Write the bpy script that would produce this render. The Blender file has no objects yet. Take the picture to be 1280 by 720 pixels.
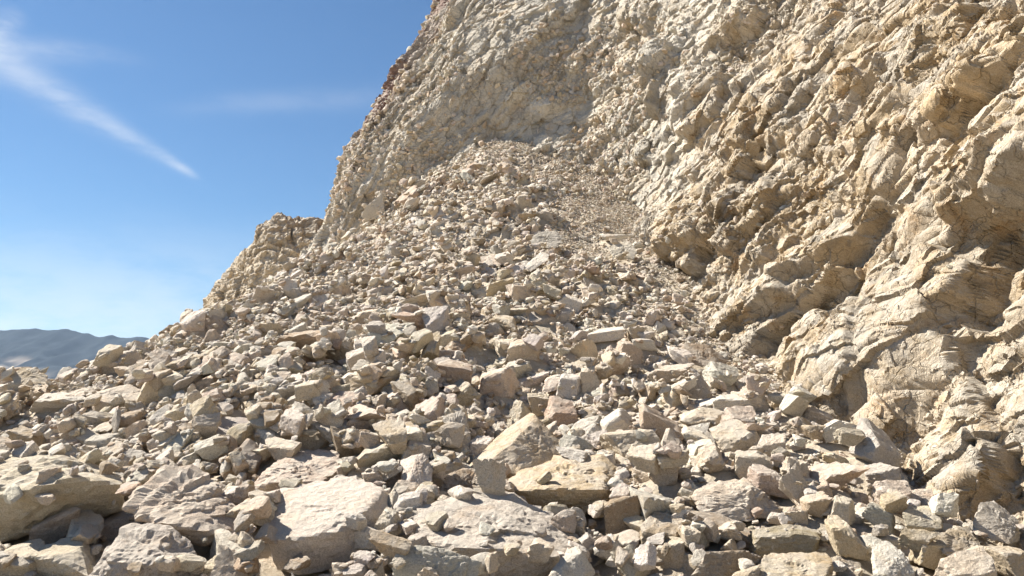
import bpy, bmesh, math, random
import numpy as np
from mathutils import Vector

random.seed(7)
RNG = np.random.default_rng(7)
C = bpy.context.scene.collection
SC = bpy.context.scene

# ------------------------------------------------------------------ camera
W, H, F = 1280.0, 720.0, 1045.0
HORIZON = 490.0
EYE = np.array([0.0, 0.0, 1.6])
PITCH = math.atan((HORIZON - H / 2) / F)
CP, SP = math.cos(PITCH), math.sin(PITCH)
R_AX = np.array([1.0, 0, 0]); U_AX = np.array([0, -SP, CP]); F_AX = np.array([0, CP, SP])

def ray(px, py):
    d = R_AX * (px - W / 2) / F + U_AX * (H / 2 - py) / F + F_AX
    return d / d[1]

def at(px, py, y):
    return EYE + ray(px, py) * y

def project(P):
    P = np.asarray(P, float) - EYE
    zc = np.maximum(P @ F_AX, 1e-3)
    return W / 2 + F * (P @ R_AX) / zc, H / 2 - F * (P @ U_AX) / zc, zc

cam_d = bpy.data.cameras.new('camera'); cam = bpy.data.objects.new('camera', cam_d); C.objects.link(cam)
cam.location = EYE; cam.rotation_euler = (math.pi / 2 + PITCH, 0, 0)
cam_d.sensor_width = 36; cam_d.lens = 36 * F / W; cam_d.clip_end = 40000; cam_d.clip_start = 0.05
SC.camera = cam

# ------------------------------------------------------------------ noise
def _h(ix, iy, iz, s):
    with np.errstate(over='ignore'):
        n = (ix.astype(np.int64) * 374761393 + iy.astype(np.int64) * 668265263 + iz.astype(np.int64) * 2147483647 + s * 1274126177) & 0xFFFFFFFF
        n = ((n ^ (n >> 13)) * 1274126177) & 0xFFFFFFFF
        n = ((n ^ (n >> 16)) * 2246822519) & 0xFFFFFFFF
        n = n ^ (n >> 15)
    return (n & 0xFFFFFF) / float(0xFFFFFF)

def vnoise3(p, s=0):
    i = np.floor(p).astype(np.int64); f = p - i; f = f * f * f * (f * (f * 6 - 15) + 10)
    r = 0
    for dx in (0, 1):
        for dy in (0, 1):
            for dz in (0, 1):
                w = (f[:, 0] if dx else 1 - f[:, 0]) * (f[:, 1] if dy else 1 - f[:, 1]) * (f[:, 2] if dz else 1 - f[:, 2])
                r = r + w * _h(i[:, 0] + dx, i[:, 1] + dy, i[:, 2] + dz, s)
    return r * 2 - 1

def vnoise2(a, b, s=0):
    ia = np.floor(a).astype(np.int64); ib = np.floor(b).astype(np.int64)
    fa = a - ia; fb = b - ib
    fa = fa * fa * fa * (fa * (fa * 6 - 15) + 10); fb = fb * fb * fb * (fb * (fb * 6 - 15) + 10)
    z = np.zeros_like(ia); r = 0
    for dx in (0, 1):
        for dy in (0, 1):
            r = r + (fa if dx else 1 - fa) * (fb if dy else 1 - fb) * _h(ia + dx, ib + dy, z, s)
    return r * 2 - 1

def fbm3(p, o=4, s=0):
    r = 0; a = 1
    for k in range(o):
        r = r + a * vnoise3(p * 2.03 ** k + 17.3 * k, s + k); a *= .5
    return r

def fbm2(a, b, o=4, s=0):
    r = 0; g = 1
    for k in range(o):
        r = r + g * vnoise2(a * 2.03 ** k + 11.7 * k, b * 2.03 ** k + 5.1 * k, s + k); g *= .5
    return r

def _h64(ix, iy, iz, s):
    with np.errstate(over='ignore'):
        n = ix.astype(np.uint64) * np.uint64(0x9E3779B97F4A7C15) + iy.astype(np.uint64) * np.uint64(0xC2B2AE3D27D4EB4F) + iz.astype(np.uint64) * np.uint64(0x165667B19E3779F9) + np.uint64((s + 1) * 0x27D4EB2F165667C5 & 0xFFFFFFFFFFFFFFFF)
        n = (n ^ (n >> np.uint64(30))) * np.uint64(0xBF58476D1CE4E5B9)
        n = (n ^ (n >> np.uint64(27))) * np.uint64(0x94D049BB133111EB)
        return n ^ (n >> np.uint64(31))
def _sl(n, k): return ((n >> np.uint64(9 * k)) & np.uint64(511)).astype(np.float32) * np.float32(1 / 511)

def vor2(a, b, s):
    """jittered-grid Voronoi: cell hashes, F1, F2-F1, offset from the cell's own centre"""
    ia = np.floor(a).astype(np.int64); ib = np.floor(b).astype(np.int64); z = np.zeros_like(ia)
    f1 = np.full(a.shape, 9.0, np.float32); f2 = f1.copy()
    dx1 = np.zeros(a.shape, np.float32); dy1 = dx1.copy(); hh = np.zeros(a.shape, np.uint64)
    fa = (a - ia).astype(np.float32); fb = (b - ib).astype(np.float32)
    for i in (-1, 0, 1):
        for j in (-1, 0, 1):
            n = _h64(ia + i, ib + j, z, s)
            dx = fa - (i + .1 + .8 * _sl(n, 0)); dy = fb - (j + .1 + .8 * _sl(n, 1))
            d = np.maximum(np.abs(dx), np.abs(dy)) * .45 + np.hypot(dx, dy) * .55
            m = d < f1
            f2 = np.where(m, f1, np.minimum(f2, d)); f1 = np.where(m, d, f1)
            dx1 = np.where(m, dx, dx1); dy1 = np.where(m, dy, dy1); hh = np.where(m, n, hh)
    return [_sl(hh, 2 + k) for k in range(4)], f1, f2 - f1, dx1, dy1

def facet3(p, s):
    """3-D Voronoi with a tilted plane in each cell: broken-stone relief"""
    i0 = np.floor(p).astype(np.int64); f = (p - i0).astype(np.float32)
    f1 = np.full(len(p), 99.0, np.float32); val = np.zeros(len(p), np.float32)
    for dx in (-1, 0, 1):
        for dy in (-1, 0, 1):
            for dz in (-1, 0, 1):
                n = _h64(i0[:, 0] + dx, i0[:, 1] + dy, i0[:, 2] + dz, s)
                vx = f[:, 0] - dx - _sl(n, 0); vy = f[:, 1] - dy - _sl(n, 1); vz = f[:, 2] - dz - _sl(n, 2)
                d = vx * vx + vy * vy + vz * vz
                m = d < f1; f1 = np.where(m, d, f1)
                pl = (_sl(n, 6) * 2 - 1) * .6 + .9 * (vx * (_sl(n, 3) * 2 - 1) + vy * (_sl(n, 4) * 2 - 1) + vz * (_sl(n, 5) * 2 - 1))
                val = np.where(m, pl, val)
    return val

def sstep(x, a, b):
    t = np.clip((x - a) / (b - a), 0, 1); return t * t * (3 - 2 * t)

# ------------------------------------------------------------------ terrain
RP = [0, 5, 10, 15, 19.5, 22, 24.5, 27, 40, 60, 120, 300, 900, 20000]
ZP = [11.5, 8.5, 5.4, 2.95, 1.4, .7, .0, -.35, -2.0, -7, -26, -38, -40, -42]
def terrain(x, y):
    x = np.asarray(x, float); y = np.asarray(y, float)
    dx = x - .5
    r = np.hypot(np.where(dx < 0, dx * (1.05 + .042 * np.minimum(-dx, 30)), dx * 1.0), 30.5 - y)
    z = np.interp(r, RP, ZP)
    near = np.exp(-(r / 60) ** 2)
    z = z + near * (.22 * fbm2(x * .35, y * .35, 3, 3) + .06 * fbm2(x * 1.3, y * 1.3, 2, 9))
    return z + (1 - near) * 3 * fbm2(x * .004, y * .004, 3, 31)

LIFT = .13                    # mean thickness of the loose stones
def hit(px, py):
    d = ray(px, py)
    ys = np.linspace(3, 60, 4000); P = EYE + np.outer(ys, d)
    k = np.nonzero(P[:, 2] < terrain(P[:, 0], P[:, 1]) + LIFT)[0]
    if len(k) and P[k[0], 1] < 45: return P[k[0]]
    gap = np.where(ys < 27, P[:, 2] - terrain(P[:, 0], P[:, 1]), 99); return P[int(np.argmin(gap))]

# ------------------------------------------------------------------ materials
class NT:
    def __init__(s, name, world=False):
        if world:
            s.t = world.node_tree
        else:
            s.m = bpy.data.materials.new(name); s.m.use_nodes = True; s.t = s.m.node_tree
        s.t.nodes.clear()
    def n(s, typ, **kw):
        nd = s.t.nodes.new(typ)
        for k, v in kw.items(): setattr(nd, k, v)
        return nd
    def link(s, a, b): s.t.links.new(a, b)
    def val(s, sock, v):
        if isinstance(v, bpy.types.NodeSocket): s.link(v, sock)
        else: sock.default_value = v
    def math(s, op, a, b=0.0, c=None, clamp=False):
        nd = s.n('ShaderNodeMath', operation=op, use_clamp=clamp)
        s.val(nd.inputs[0], a); s.val(nd.inputs[1], b)
        if c is not None: s.val(nd.inputs[2], c)
        return nd.outputs[0]
    def vmath(s, op, a, b=(0, 0, 0)):
        nd = s.n('ShaderNodeVectorMath', operation=op); s.val(nd.inputs[0], a); s.val(nd.inputs[1], b)
        return nd.outputs['Value'] if op in ('DOT_PRODUCT', 'LENGTH') else nd.outputs[0]
    def mix(s, fac, a, b, mode='MIX'):
        nd = s.n('ShaderNodeMix', data_type='RGBA', blend_type=mode)
        s.val(nd.inputs[0], fac); s.val(nd.inputs[6], a); s.val(nd.inputs[7], b); return nd.outputs[2]
    def ramp(s, fac, a, b):
        nd = s.n('ShaderNodeMapRange', interpolation_type='SMOOTHSTEP'); s.val(nd.inputs[0], fac)
        nd.inputs[1].default_value = a; nd.inputs[2].default_value = b; return nd.outputs[0]
    def noise(s, vec, scale, detail=4, rough=.55, dist=0.0):
        nd = s.n('ShaderNodeTexNoise'); s.link(vec, nd.inputs['Vector'])
        nd.inputs['Scale'].default_value = scale; nd.inputs['Detail'].default_value = detail
        nd.inputs['Roughness'].default_value = rough; nd.inputs['Distortion'].default_value = dist
        return nd.outputs['Fac']

def stone(name, source, top_tone=(.57, .515, .435), top_tone_amt=.55, stain=.38, bump=1.0, fine=1.0, cracks=.0):
    k = NT(name)
    geo = k.n('ShaderNodeNewGeometry'); P = geo.outputs['Position']
    if source == 'object':
        oi = k.n('ShaderNodeObjectInfo'); base = oi.outputs['Color']
    else:
        at_ = k.n('ShaderNodeAttribute', attribute_name='tint'); base = at_.outputs['Color']
    big = k.noise(P, 2.3 * fine, 5, .6); mid = k.noise(P, 9 * fine, 5, .65); sm = k.noise(P, 46 * fine, 4, .7)
    # weathered patches: ochre stain, grey crust, darker speckle
    och = k.ramp(big, .54, .70)
    col = k.mix(k.math('MULTIPLY', och, stain), base, k.mix(1.0, base, (1.02, .80, .56, 1), 'MULTIPLY'))
    gry = k.ramp(mid, .54, .66)
    col = k.mix(k.math('MULTIPLY', gry, .4), col, k.mix(1.0, col, (.82, .79, .76, 1), 'MULTIPLY'))
    spk = k.ramp(sm, .30, .52)
    col = k.mix(k.math('MULTIPLY', k.math('SUBTRACT', 1.0, spk), .45), col, k.mix(1.0, col, (.55, .51, .47, 1), 'MULTIPLY'))
    lt = k.ramp(k.noise(P, 20 * fine, 5, .7), .56, .70)
    col = k.mix(k.math('MULTIPLY', lt, .45), col, (.63, .575, .485, 1))
    fs = k.noise(P, 85 * fine, 6, .85); col = k.mix(k.ramp(fs, .40, .60), k.mix(1.0, col, (.80, .785, .76, 1), 'MULTIPLY'), k.mix(1.0, col, (1.15, 1.15, 1.15, 1), 'MULTIPLY'))
    # paler tone mixed in patches into the colour of upward-facing surfaces
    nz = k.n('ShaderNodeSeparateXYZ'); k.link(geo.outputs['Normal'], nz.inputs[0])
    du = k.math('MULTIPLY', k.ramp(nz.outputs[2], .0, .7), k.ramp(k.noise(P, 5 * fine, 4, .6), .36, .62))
    col = k.mix(k.math('MULTIPLY', du, top_tone_amt), col, (*top_tone, 1))
    h = k.math('ADD', k.math('MULTIPLY', mid, .55), k.math('MULTIPLY', sm, .34))
    h = k.math('ADD', h, k.math('MULTIPLY', fs, .22))
    vo = k.n('ShaderNodeTexVoronoi', feature='F1'); k.link(P, vo.inputs['Vector']); vo.inputs['Scale'].default_value = 13 * fine
    h = k.math('ADD', h, k.math('MULTIPLY', vo.outputs['Distance'], .22))
    if cracks:
        wv = k.vmath('ADD', P, k.vmath('SCALE', P)) if False else P
        ve = k.n('ShaderNodeTexVoronoi', feature='DISTANCE_TO_EDGE'); ve.inputs['Scale'].default_value = 2.6
        nn = k.n('ShaderNodeTexNoise'); k.link(P, nn.inputs['Vector']); nn.inputs['Scale'].default_value = 5
        sc = k.n('ShaderNodeVectorMath', operation='MULTIPLY_ADD'); k.link(nn.outputs['Color'], sc.inputs[0]); sc.inputs[1].default_value = (.35, .35, .35); k.link(P, sc.inputs[2])
        k.link(sc.outputs[0], ve.inputs['Vector'])
        cr = k.ramp(ve.outputs['Distance'], .0, .035)
        gate = k.ramp(big, .42, .5)
        crm = k.math('MULTIPLY', k.math('SUBTRACT', 1.0, cr), gate)
        h = k.math('SUBTRACT', h, k.math('MULTIPLY', crm, .35 * cracks))
    bp = k.n('ShaderNodeBump'); bp.inputs['Strength'].default_value = 1.0 * bump; bp.inputs['Distance'].default_value = .065 / fine
    k.link(h, bp.inputs['Height'])
    b = k.n('ShaderNodeBsdfPrincipled'); k.link(col, b.inputs['Base Color']); b.inputs['Roughness'].default_value = .95
    b.inputs['Specular IOR Level'].default_value = .12
    k.link(bp.outputs[0], b.inputs['Normal'])
    o = k.n('ShaderNodeOutputMaterial'); k.link(b.outputs[0], o.inputs[0])
    return k.m

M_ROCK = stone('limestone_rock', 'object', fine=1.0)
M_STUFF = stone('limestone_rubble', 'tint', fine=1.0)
M_CLIFF = stone('cliff_limestone', 'tint', top_tone=(.58, .525, .435), top_tone_amt=.75, stain=.5, bump=1.0, fine=.8, cracks=1.0)
M_GROUND = stone('gravel_ground', 'tint', fine=1.6, top_tone_amt=.3)

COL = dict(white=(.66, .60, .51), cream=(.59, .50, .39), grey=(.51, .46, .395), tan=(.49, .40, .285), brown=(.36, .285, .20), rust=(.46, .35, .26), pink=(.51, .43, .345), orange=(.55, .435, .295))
WORD = dict(white='whitish', cream='cream', grey='grey', tan='tan', brown='brown', rust='rusty brown', pink='pinkish beige', orange='orange tan')
def jit(c, a=.08):
    v = 1 + random.uniform(-a, a); return tuple(min(.75, x * v * (1 + random.uniform(-.03, .03))) for x in c)

# ------------------------------------------------------------------ mesh helpers
def mesh_np(name, V, Fc, mat, tint=None, smooth=True, link=True):
    V = np.ascontiguousarray(V, np.float32); Fc = np.ascontiguousarray(Fc, np.int32)
    me = bpy.data.meshes.new(name); nf, k = Fc.shape
    me.vertices.add(len(V)); me.vertices.foreach_set('co', V.ravel())
    me.loops.add(nf * k); me.loops.foreach_set('vertex_index', Fc.ravel())
    me.polygons.add(nf); me.polygons.foreach_set('loop_start', np.arange(0, nf * k, k, dtype=np.int32))
    me.polygons.foreach_set('loop_total', np.full(nf, k, np.int32)) if hasattr(me.polygons[0], 'loop_total') and False else None
    me.polygons.foreach_set('use_smooth', np.full(nf, smooth, bool))
    me.update(calc_edges=True); me.validate(clean_customdata=False)
    if tint is not None:
        a = me.attributes.new('tint', 'FLOAT_COLOR', 'POINT')
        a.data.foreach_set('color', np.ascontiguousarray(np.c_[tint, np.ones(len(V))], np.float32).ravel())
    me.materials.append(mat)
    if not link: return me
    o = bpy.data.objects.new(name, me); C.objects.link(o); return o

ICO = {}
def ico(n):
    if n not in ICO:
        bm = bmesh.new(); bmesh.ops.create_icosphere(bm, subdivisions=n, radius=1)
        ICO[n] = (np.array([v.co[:] for v in bm.verts]), np.array([[v.index for v in f.verts] for f in bm.faces]))
        bm.free()
    return ICO[n]

def star(D, N, h, p):
    """radius of the rounded polyhedron {n.x<h} along unit directions D"""
    t = np.maximum(D @ N.T, 0) / h
    return (t ** p).sum(1) ** (-1.0 / p)

def unit(v): return v / np.linalg.norm(v, axis=-1, keepdims=True)

def rock_planes(rng, flat=1.0):
    """planes of a broken block: six skewed sides and several broken corners, in a unit frame"""
    N = np.array([[1, 0, 0], [-1, 0, 0], [0, 1, 0], [0, -1, 0], [0, 0, 1], [0, 0, -1]], float)
    N = unit(N + rng.normal(0, .28, N.shape)); h = rng.uniform(.66, .92, 6)
    k = rng.integers(3, 8)
    E = unit(rng.normal(0, 1, (k, 3))); he = rng.uniform(.85, 1.15, k)
    return np.vstack([N, E]), np.concatenate([h, he])

def rock_variant(seed, n, amp=1.0, p=46):
    rng = np.random.default_rng(seed)
    D, Fc = ico(n); N, h = rock_planes(rng)
    r = star(D, N, h, p)
    V = D * r[:, None]
    if n >= 3:
        d = .05 * facet3(V * 2.1 + seed * 3.1, seed) + .026 * facet3(V * 5 + seed, seed + 40) + .016 * fbm3(V * 6 + seed, 4, seed)
    else:
        d = .05 * vnoise3(V * 2.5 + seed, seed)
    V = V * (1 + amp * d)[:, None]
    return V, Fc

# ------------------------------------------------------------------ landmark boulders: hulls of measured points (px, py, metres behind the front)
LM = []
def LMK(label, short, col, base, pts, y0=None, rough=1.0, ribs=None, rot=0):
    LM.append(dict(label=label, short=short, col=col, base=base, pts=pts, y0=y0, rough=rough, ribs=ribs))

LMK('large pale-topped overhanging slab cut by the left edge, dark hollow with stones beneath it', 'overhanging slab', 'cream', (60, 690),
    [(-45, 632, 0), (0, 622, 0), (60, 606, 0), (90, 594, .1), (157, 606, .4), (-45, 578, .95), (40, 576, 1.05), (72, 564, 1.25), (132, 582, 1.2),
     (-45, 692, .3), (0, 680, .3), (35, 650, .35), (110, 648, .5), (150, 638, .65), (-45, 692, 1.3), (140, 640, 1.3)])
LMK('ridged cream boulder with diagonal furrows, between the overhanging slab and the flat-topped boulder', 'furrowed boulder', 'cream', (230, 700),
    [(148, 628, .15), (165, 606, .4), (205, 578, .6), (240, 580, .65), (272, 597, .6), (292, 625, .5), (160, 650, .05), (205, 655, -.08), (262, 666, -.08), (312, 672, .12), (305, 687, .15),
     (262, 688, .1), (215, 668, .08), (180, 640, .95), (290, 660, .95)], ribs=((.75, .1, -.65), 4.6, .045))
LMK('grey coarse-grained boulder cut by the bottom edge, in front of the furrowed boulder', 'coarse grey boulder', 'grey', (180, 752),
    [(150, 655, .5), (165, 650, .55), (205, 656, .5), (238, 675, .45), (252, 705, .3), (110, 715, .15), (140, 706, 0), (205, 704, 0), (103, 760, .1), (150, 765, .05), (252, 765, .25), (180, 700, 1), (230, 730, .9)], rough=1.1)
LMK('big boulder with a broad flat whitish top and shaded tan front, bottom centre-left', 'flat-topped boulder', 'white', (420, 722),
    [(352, 605, .95), (442, 593, 1.05), (483, 609, .8), (345, 622, .65), (332, 660, .12), (340, 672, 0), (372, 674, -.05), (425, 661, .05), (462, 633, .35),
     (345, 713, .15), (380, 719, .12), (450, 702, .3), (496, 664, .55), (490, 628, .8), (470, 680, 1.0), (360, 690, 1.0)], rough=.5)
LMK('broad pale grey boulder with pitted sloping top, largest in the bottom centre', 'broad pitted boulder', 'grey', (610, 735),
    [(518, 628, .85), (585, 612, 1.05), (640, 614, 1.05), (690, 640, .85), (735, 682, .5), (705, 697, .15), (640, 690, -.05), (590, 684, -.05), (530, 678, .1), (520, 655, .4), (520, 735, .2), (600, 745, .15), (700, 742, .25), (725, 725, .6), (600, 690, 1.3)], rough=1.1)
LMK('rough grey lump leaning on the broad pitted boulder', 'rough grey lump', 'grey', (540, 752),
    [(486, 702, 0), (505, 681, .15), (560, 686, .15), (603, 702, .15), (590, 760, 0), (497, 760, 0), (540, 690, .5), (590, 720, .5)], y0=-.45, rough=.9)
LMK('tall tan wedge boulder with an orange-tinted sunlit left face, centre of the rubble', 'tan wedge boulder', 'orange', (650, 604),
    [(585, 582, .3), (596, 568, .5), (640, 529, .95), (665, 513, 1.05), (671, 522, .8), (640, 553, .3), (605, 580, .1), (650, 598, 0), (716, 566, .6), (620, 606, .15), (690, 598, .35), (700, 562, 1.25), (610, 580, 1.1)], rough=.45)
LMK('rusty tan angular boulder, leaning below the tan wedge boulder and above the shaded cube', 'rusty angular boulder', 'orange', (720, 650),
    [(623, 608, .3), (648, 590, .6), (690, 570, .95), (755, 566, .95), (791, 602, .65), (752, 612, 0), (690, 610, -.05), (645, 614, .05), (690, 646, .2), (750, 640, .12), (788, 628, .5), (700, 610, 1.2)], rough=.9)
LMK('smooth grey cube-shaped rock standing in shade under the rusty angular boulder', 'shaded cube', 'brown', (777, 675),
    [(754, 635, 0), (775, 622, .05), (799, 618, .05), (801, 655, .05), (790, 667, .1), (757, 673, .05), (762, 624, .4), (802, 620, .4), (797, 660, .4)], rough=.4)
LMK('wide wedge boulder with cracked cream top and a dark hollow underneath, right foreground', 'cracked wedge boulder', 'cream', (925, 664),
    [(862, 618, .3), (890, 600, .6), (930, 597, .75), (941, 610, .4), (895, 653, .05), (870, 638, .1), (935, 651, .15), (992, 646, .4), (962, 619, .65), (900, 640, .95), (962, 640, 1.0)])
LMK('square-edged tan block cut by the bottom edge, throwing its shadow to the right', 'square tan block', 'tan', (990, 765),
    [(940, 713, .1), (962, 690, .5), (1030, 690, .5), (1040, 700, .35), (1032, 724, 0), (945, 724, 0), (938, 772, .05), (1032, 772, .05), (1042, 745, .4), (960, 720, .65)], rough=.9)
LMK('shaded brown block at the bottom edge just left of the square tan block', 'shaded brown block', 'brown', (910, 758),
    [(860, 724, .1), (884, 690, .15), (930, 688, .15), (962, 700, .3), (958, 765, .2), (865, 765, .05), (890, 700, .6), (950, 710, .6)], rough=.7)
LMK('neat cream brick-shaped block with a crack across its front, right foreground', 'brick-shaped block', 'cream', (1152, 672),
    [(1127, 641, .1), (1140, 631, .38), (1172, 633, .38), (1178, 654, .1), (1131, 656, 0), (1177, 661, .05), (1136, 668, .05), (1179, 660, .35), (1131, 645, .42)], rough=.6)
LMK('smaller cream block perched directly behind the brick-shaped block', 'perched cream block', 'cream', (1150, 636),
    [(1133, 618, .1), (1143, 611, .3), (1165, 611, .3), (1169, 628, .05), (1136, 632, 0), (1166, 634, .05), (1165, 620, .4), (1138, 625, .4)], rough=.6)
LMK('pale grey angular boulder at the foot of the cliff near the right edge', 'pale cliff-foot boulder', 'grey', (1245, 685),
    [(1214, 655, .12), (1225, 628, .35), (1241, 625, .45), (1274, 650, .35), (1262, 681, 0), (1217, 668, 0), (1278, 672, .55), (1240, 660, .8)], rough=.8)
LMK('brown rounded-edge boulder between the brick-shaped block and the pale cliff-foot boulder', 'brown tilted boulder', 'brown', (1200, 712),
    [(1167, 672, .15), (1185, 660, .35), (1210, 657, .4), (1230, 690, .1), (1226, 708, .05), (1195, 704, 0), (1176, 690, .02), (1220, 680, .6), (1190, 690, .6)])
LMK('sharp white-faced wedge at the bottom edge, right of the square tan block', 'white-faced wedge', 'white', (1110, 730),
    [(1088, 680, .3), (1110, 676, .35), (1130, 690, .2), (1145, 716, .1), (1100, 722, 0), (1140, 735, .1), (1092, 735, .05), (1120, 700, .6)], rough=.6)
LMK('long flat ochre-stained boulder behind the flat-topped boulder', 'flat ochre boulder', 'cream', (370, 632),
    [(312, 612, .2), (330, 590, .4), (345, 575, .65), (375, 560, .95), (420, 564, .85), (427, 590, .45), (400, 603, .2), (340, 603, .1), (315, 628, .25), (350, 628, .5), (412, 612, .85)], rough=1.2)
LMK('blocky light grey rock with crusty left side, upper left of the tan wedge boulder', 'crusty grey rock', 'grey', (568, 572),
    [(545, 535, .15), (560, 516, .35), (580, 514, .4), (590, 545, .2), (588, 568, .1), (558, 568, 0), (552, 550, .02), (580, 540, .6)], rough=1.4)
LMK('white knife-edged rock standing on end behind the broad pitted boulder', 'white standing rock', 'white', (525, 624),
    [(520, 568, .3), (530, 566, .3), (542, 585, .25), (540, 605, .1), (525, 620, 0), (506, 618, .05), (514, 595, .1), (500, 600, .4), (500, 575, .5), (530, 600, .5)], rough=.7)
LMK('rough brown rock wedged between the white standing rock and the tan wedge boulder', 'rough brown rock', 'brown', (580, 622),
    [(543, 618, .1), (560, 595, .3), (578, 582, .5), (600, 586, .5), (615, 605, .4), (600, 622, .1), (560, 624, 0), (590, 610, .8)], rough=1.6)
LMK('thick slab with sunlit cream top and tan front below the left skyline', 'thick cream slab', 'cream', (147, 520),
    [(112, 495, .3), (160, 480, .6), (178, 487, .5), (176, 500, .15), (118, 504, 0), (116, 518, .05), (172, 506, .2), (165, 510, .8), (120, 490, .8)], rough=.7)
LMK('grey block with a bright white left edge standing near the left skyline', 'white-edged grey block', 'grey', (198, 482),
    [(174, 474, .1), (190, 443, .35), (205, 436, .5), (223, 438, .6), (220, 458, .3), (200, 462, .0), (182, 478, 0), (212, 474, .2), (205, 470, .9)], rough=.5)
LMK('brown wedge rock lying flat on fine gravel close to the foot of the cliff', 'brown gravel wedge', 'brown', (875, 460),
    [(838, 440, .3), (858, 428, .5), (885, 430, .55), (912, 452, .4), (900, 462, 0), (860, 454, .02), (845, 446, .1), (880, 446, 1.0)], rough=.6)
LMK('pale squarish rock sitting alone on the fine gravel high on the slope', 'lone pale rock', 'white', (778, 327),
    [(761, 312, .2), (770, 303, .5), (788, 301, .6), (797, 312, .3), (793, 324, 0), (768, 326, 0), (780, 315, .9)], rough=.8)
LMK('white elongated rock tilted up to the right, middle of the upper slope', 'white tilted rock', 'white', (668, 340),
    [(653, 336, .1), (658, 330, .3), (676, 315, .5), (688, 318, .4), (685, 325, .1), (664, 340, 0), (672, 330, .7)], rough=.6)
LMK('long low cream slab with a shaded underside, left of the white tilted rock', 'long low slab', 'cream', (604, 336),
    [(575, 328, .3), (588, 321, .6), (618, 319, .7), (633, 327, .4), (622, 334, 0), (590, 336, 0), (605, 328, 1.1)], rough=.9)
LMK('grey chunky boulder just above the white tilted rock on the upper slope', 'chunky grey boulder', 'grey', (683, 311),
    [(661, 302, .2), (672, 289, .5), (695, 288, .6), (706, 298, .4), (698, 310, 0), (666, 311, 0), (685, 300, 1.0)], rough=1.0)
LMK('tan rounded rock standing on the skyline in front of the distant mountain', 'skyline tan rock', 'tan', (37, 482),
    [(13, 470, .2), (25, 460, .4), (45, 459, .4), (60, 470, .3), (58, 481, .05), (18, 481, 0), (40, 470, .9)], rough=.9)
LMK('whitish lumpy rock on the skyline right of the skyline tan rock', 'skyline white rock', 'white', (87, 482),
    [(69, 473, .1), (78, 459, .3), (88, 458, .3), (107, 469, .3), (104, 480, .05), (72, 481, 0), (90, 470, .7)], rough=.8)
LMK('tan block cut by the left edge, behind the overhanging slab', 'left-edge tan block', 'tan', (10, 583),
    [(-25, 552, .3), (0, 545, .5), (25, 548, .5), (37, 560, .3), (33, 578, .1), (-20, 584, 0), (10, 560, 1.0)], rough=.7)
LMK('white pointed rock with shaded right side, below the end of the broad pitted boulder', 'white pointed rock', 'white', (715, 745),
    [(683, 722, .1), (705, 690, .3), (722, 681, .4), (727, 690, .2), (745, 715, .2), (735, 750, .05), (685, 750, 0), (725, 720, .5)], y0=-.25, rough=.5)
LMK('slim tan plate standing on edge above the furrowed boulder', 'upright tan plate', 'tan', (272, 595),
    [(253, 588, .1), (268, 562, .25), (283, 541, .4), (288, 552, .35), (285, 575, .2), (270, 592, 0), (275, 570, .5)], rough=.5)
LMK('large flat grey boulder with a crusty left shoulder, in the middle of the left slope', 'flat grey boulder', 'grey', (295, 562),
    [(258, 535, .2), (275, 520, .6), (310, 522, .7), (326, 535, .5), (322, 555, .05), (280, 556, 0), (264, 545, .05), (300, 540, 1.1)], rough=.9)

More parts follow.
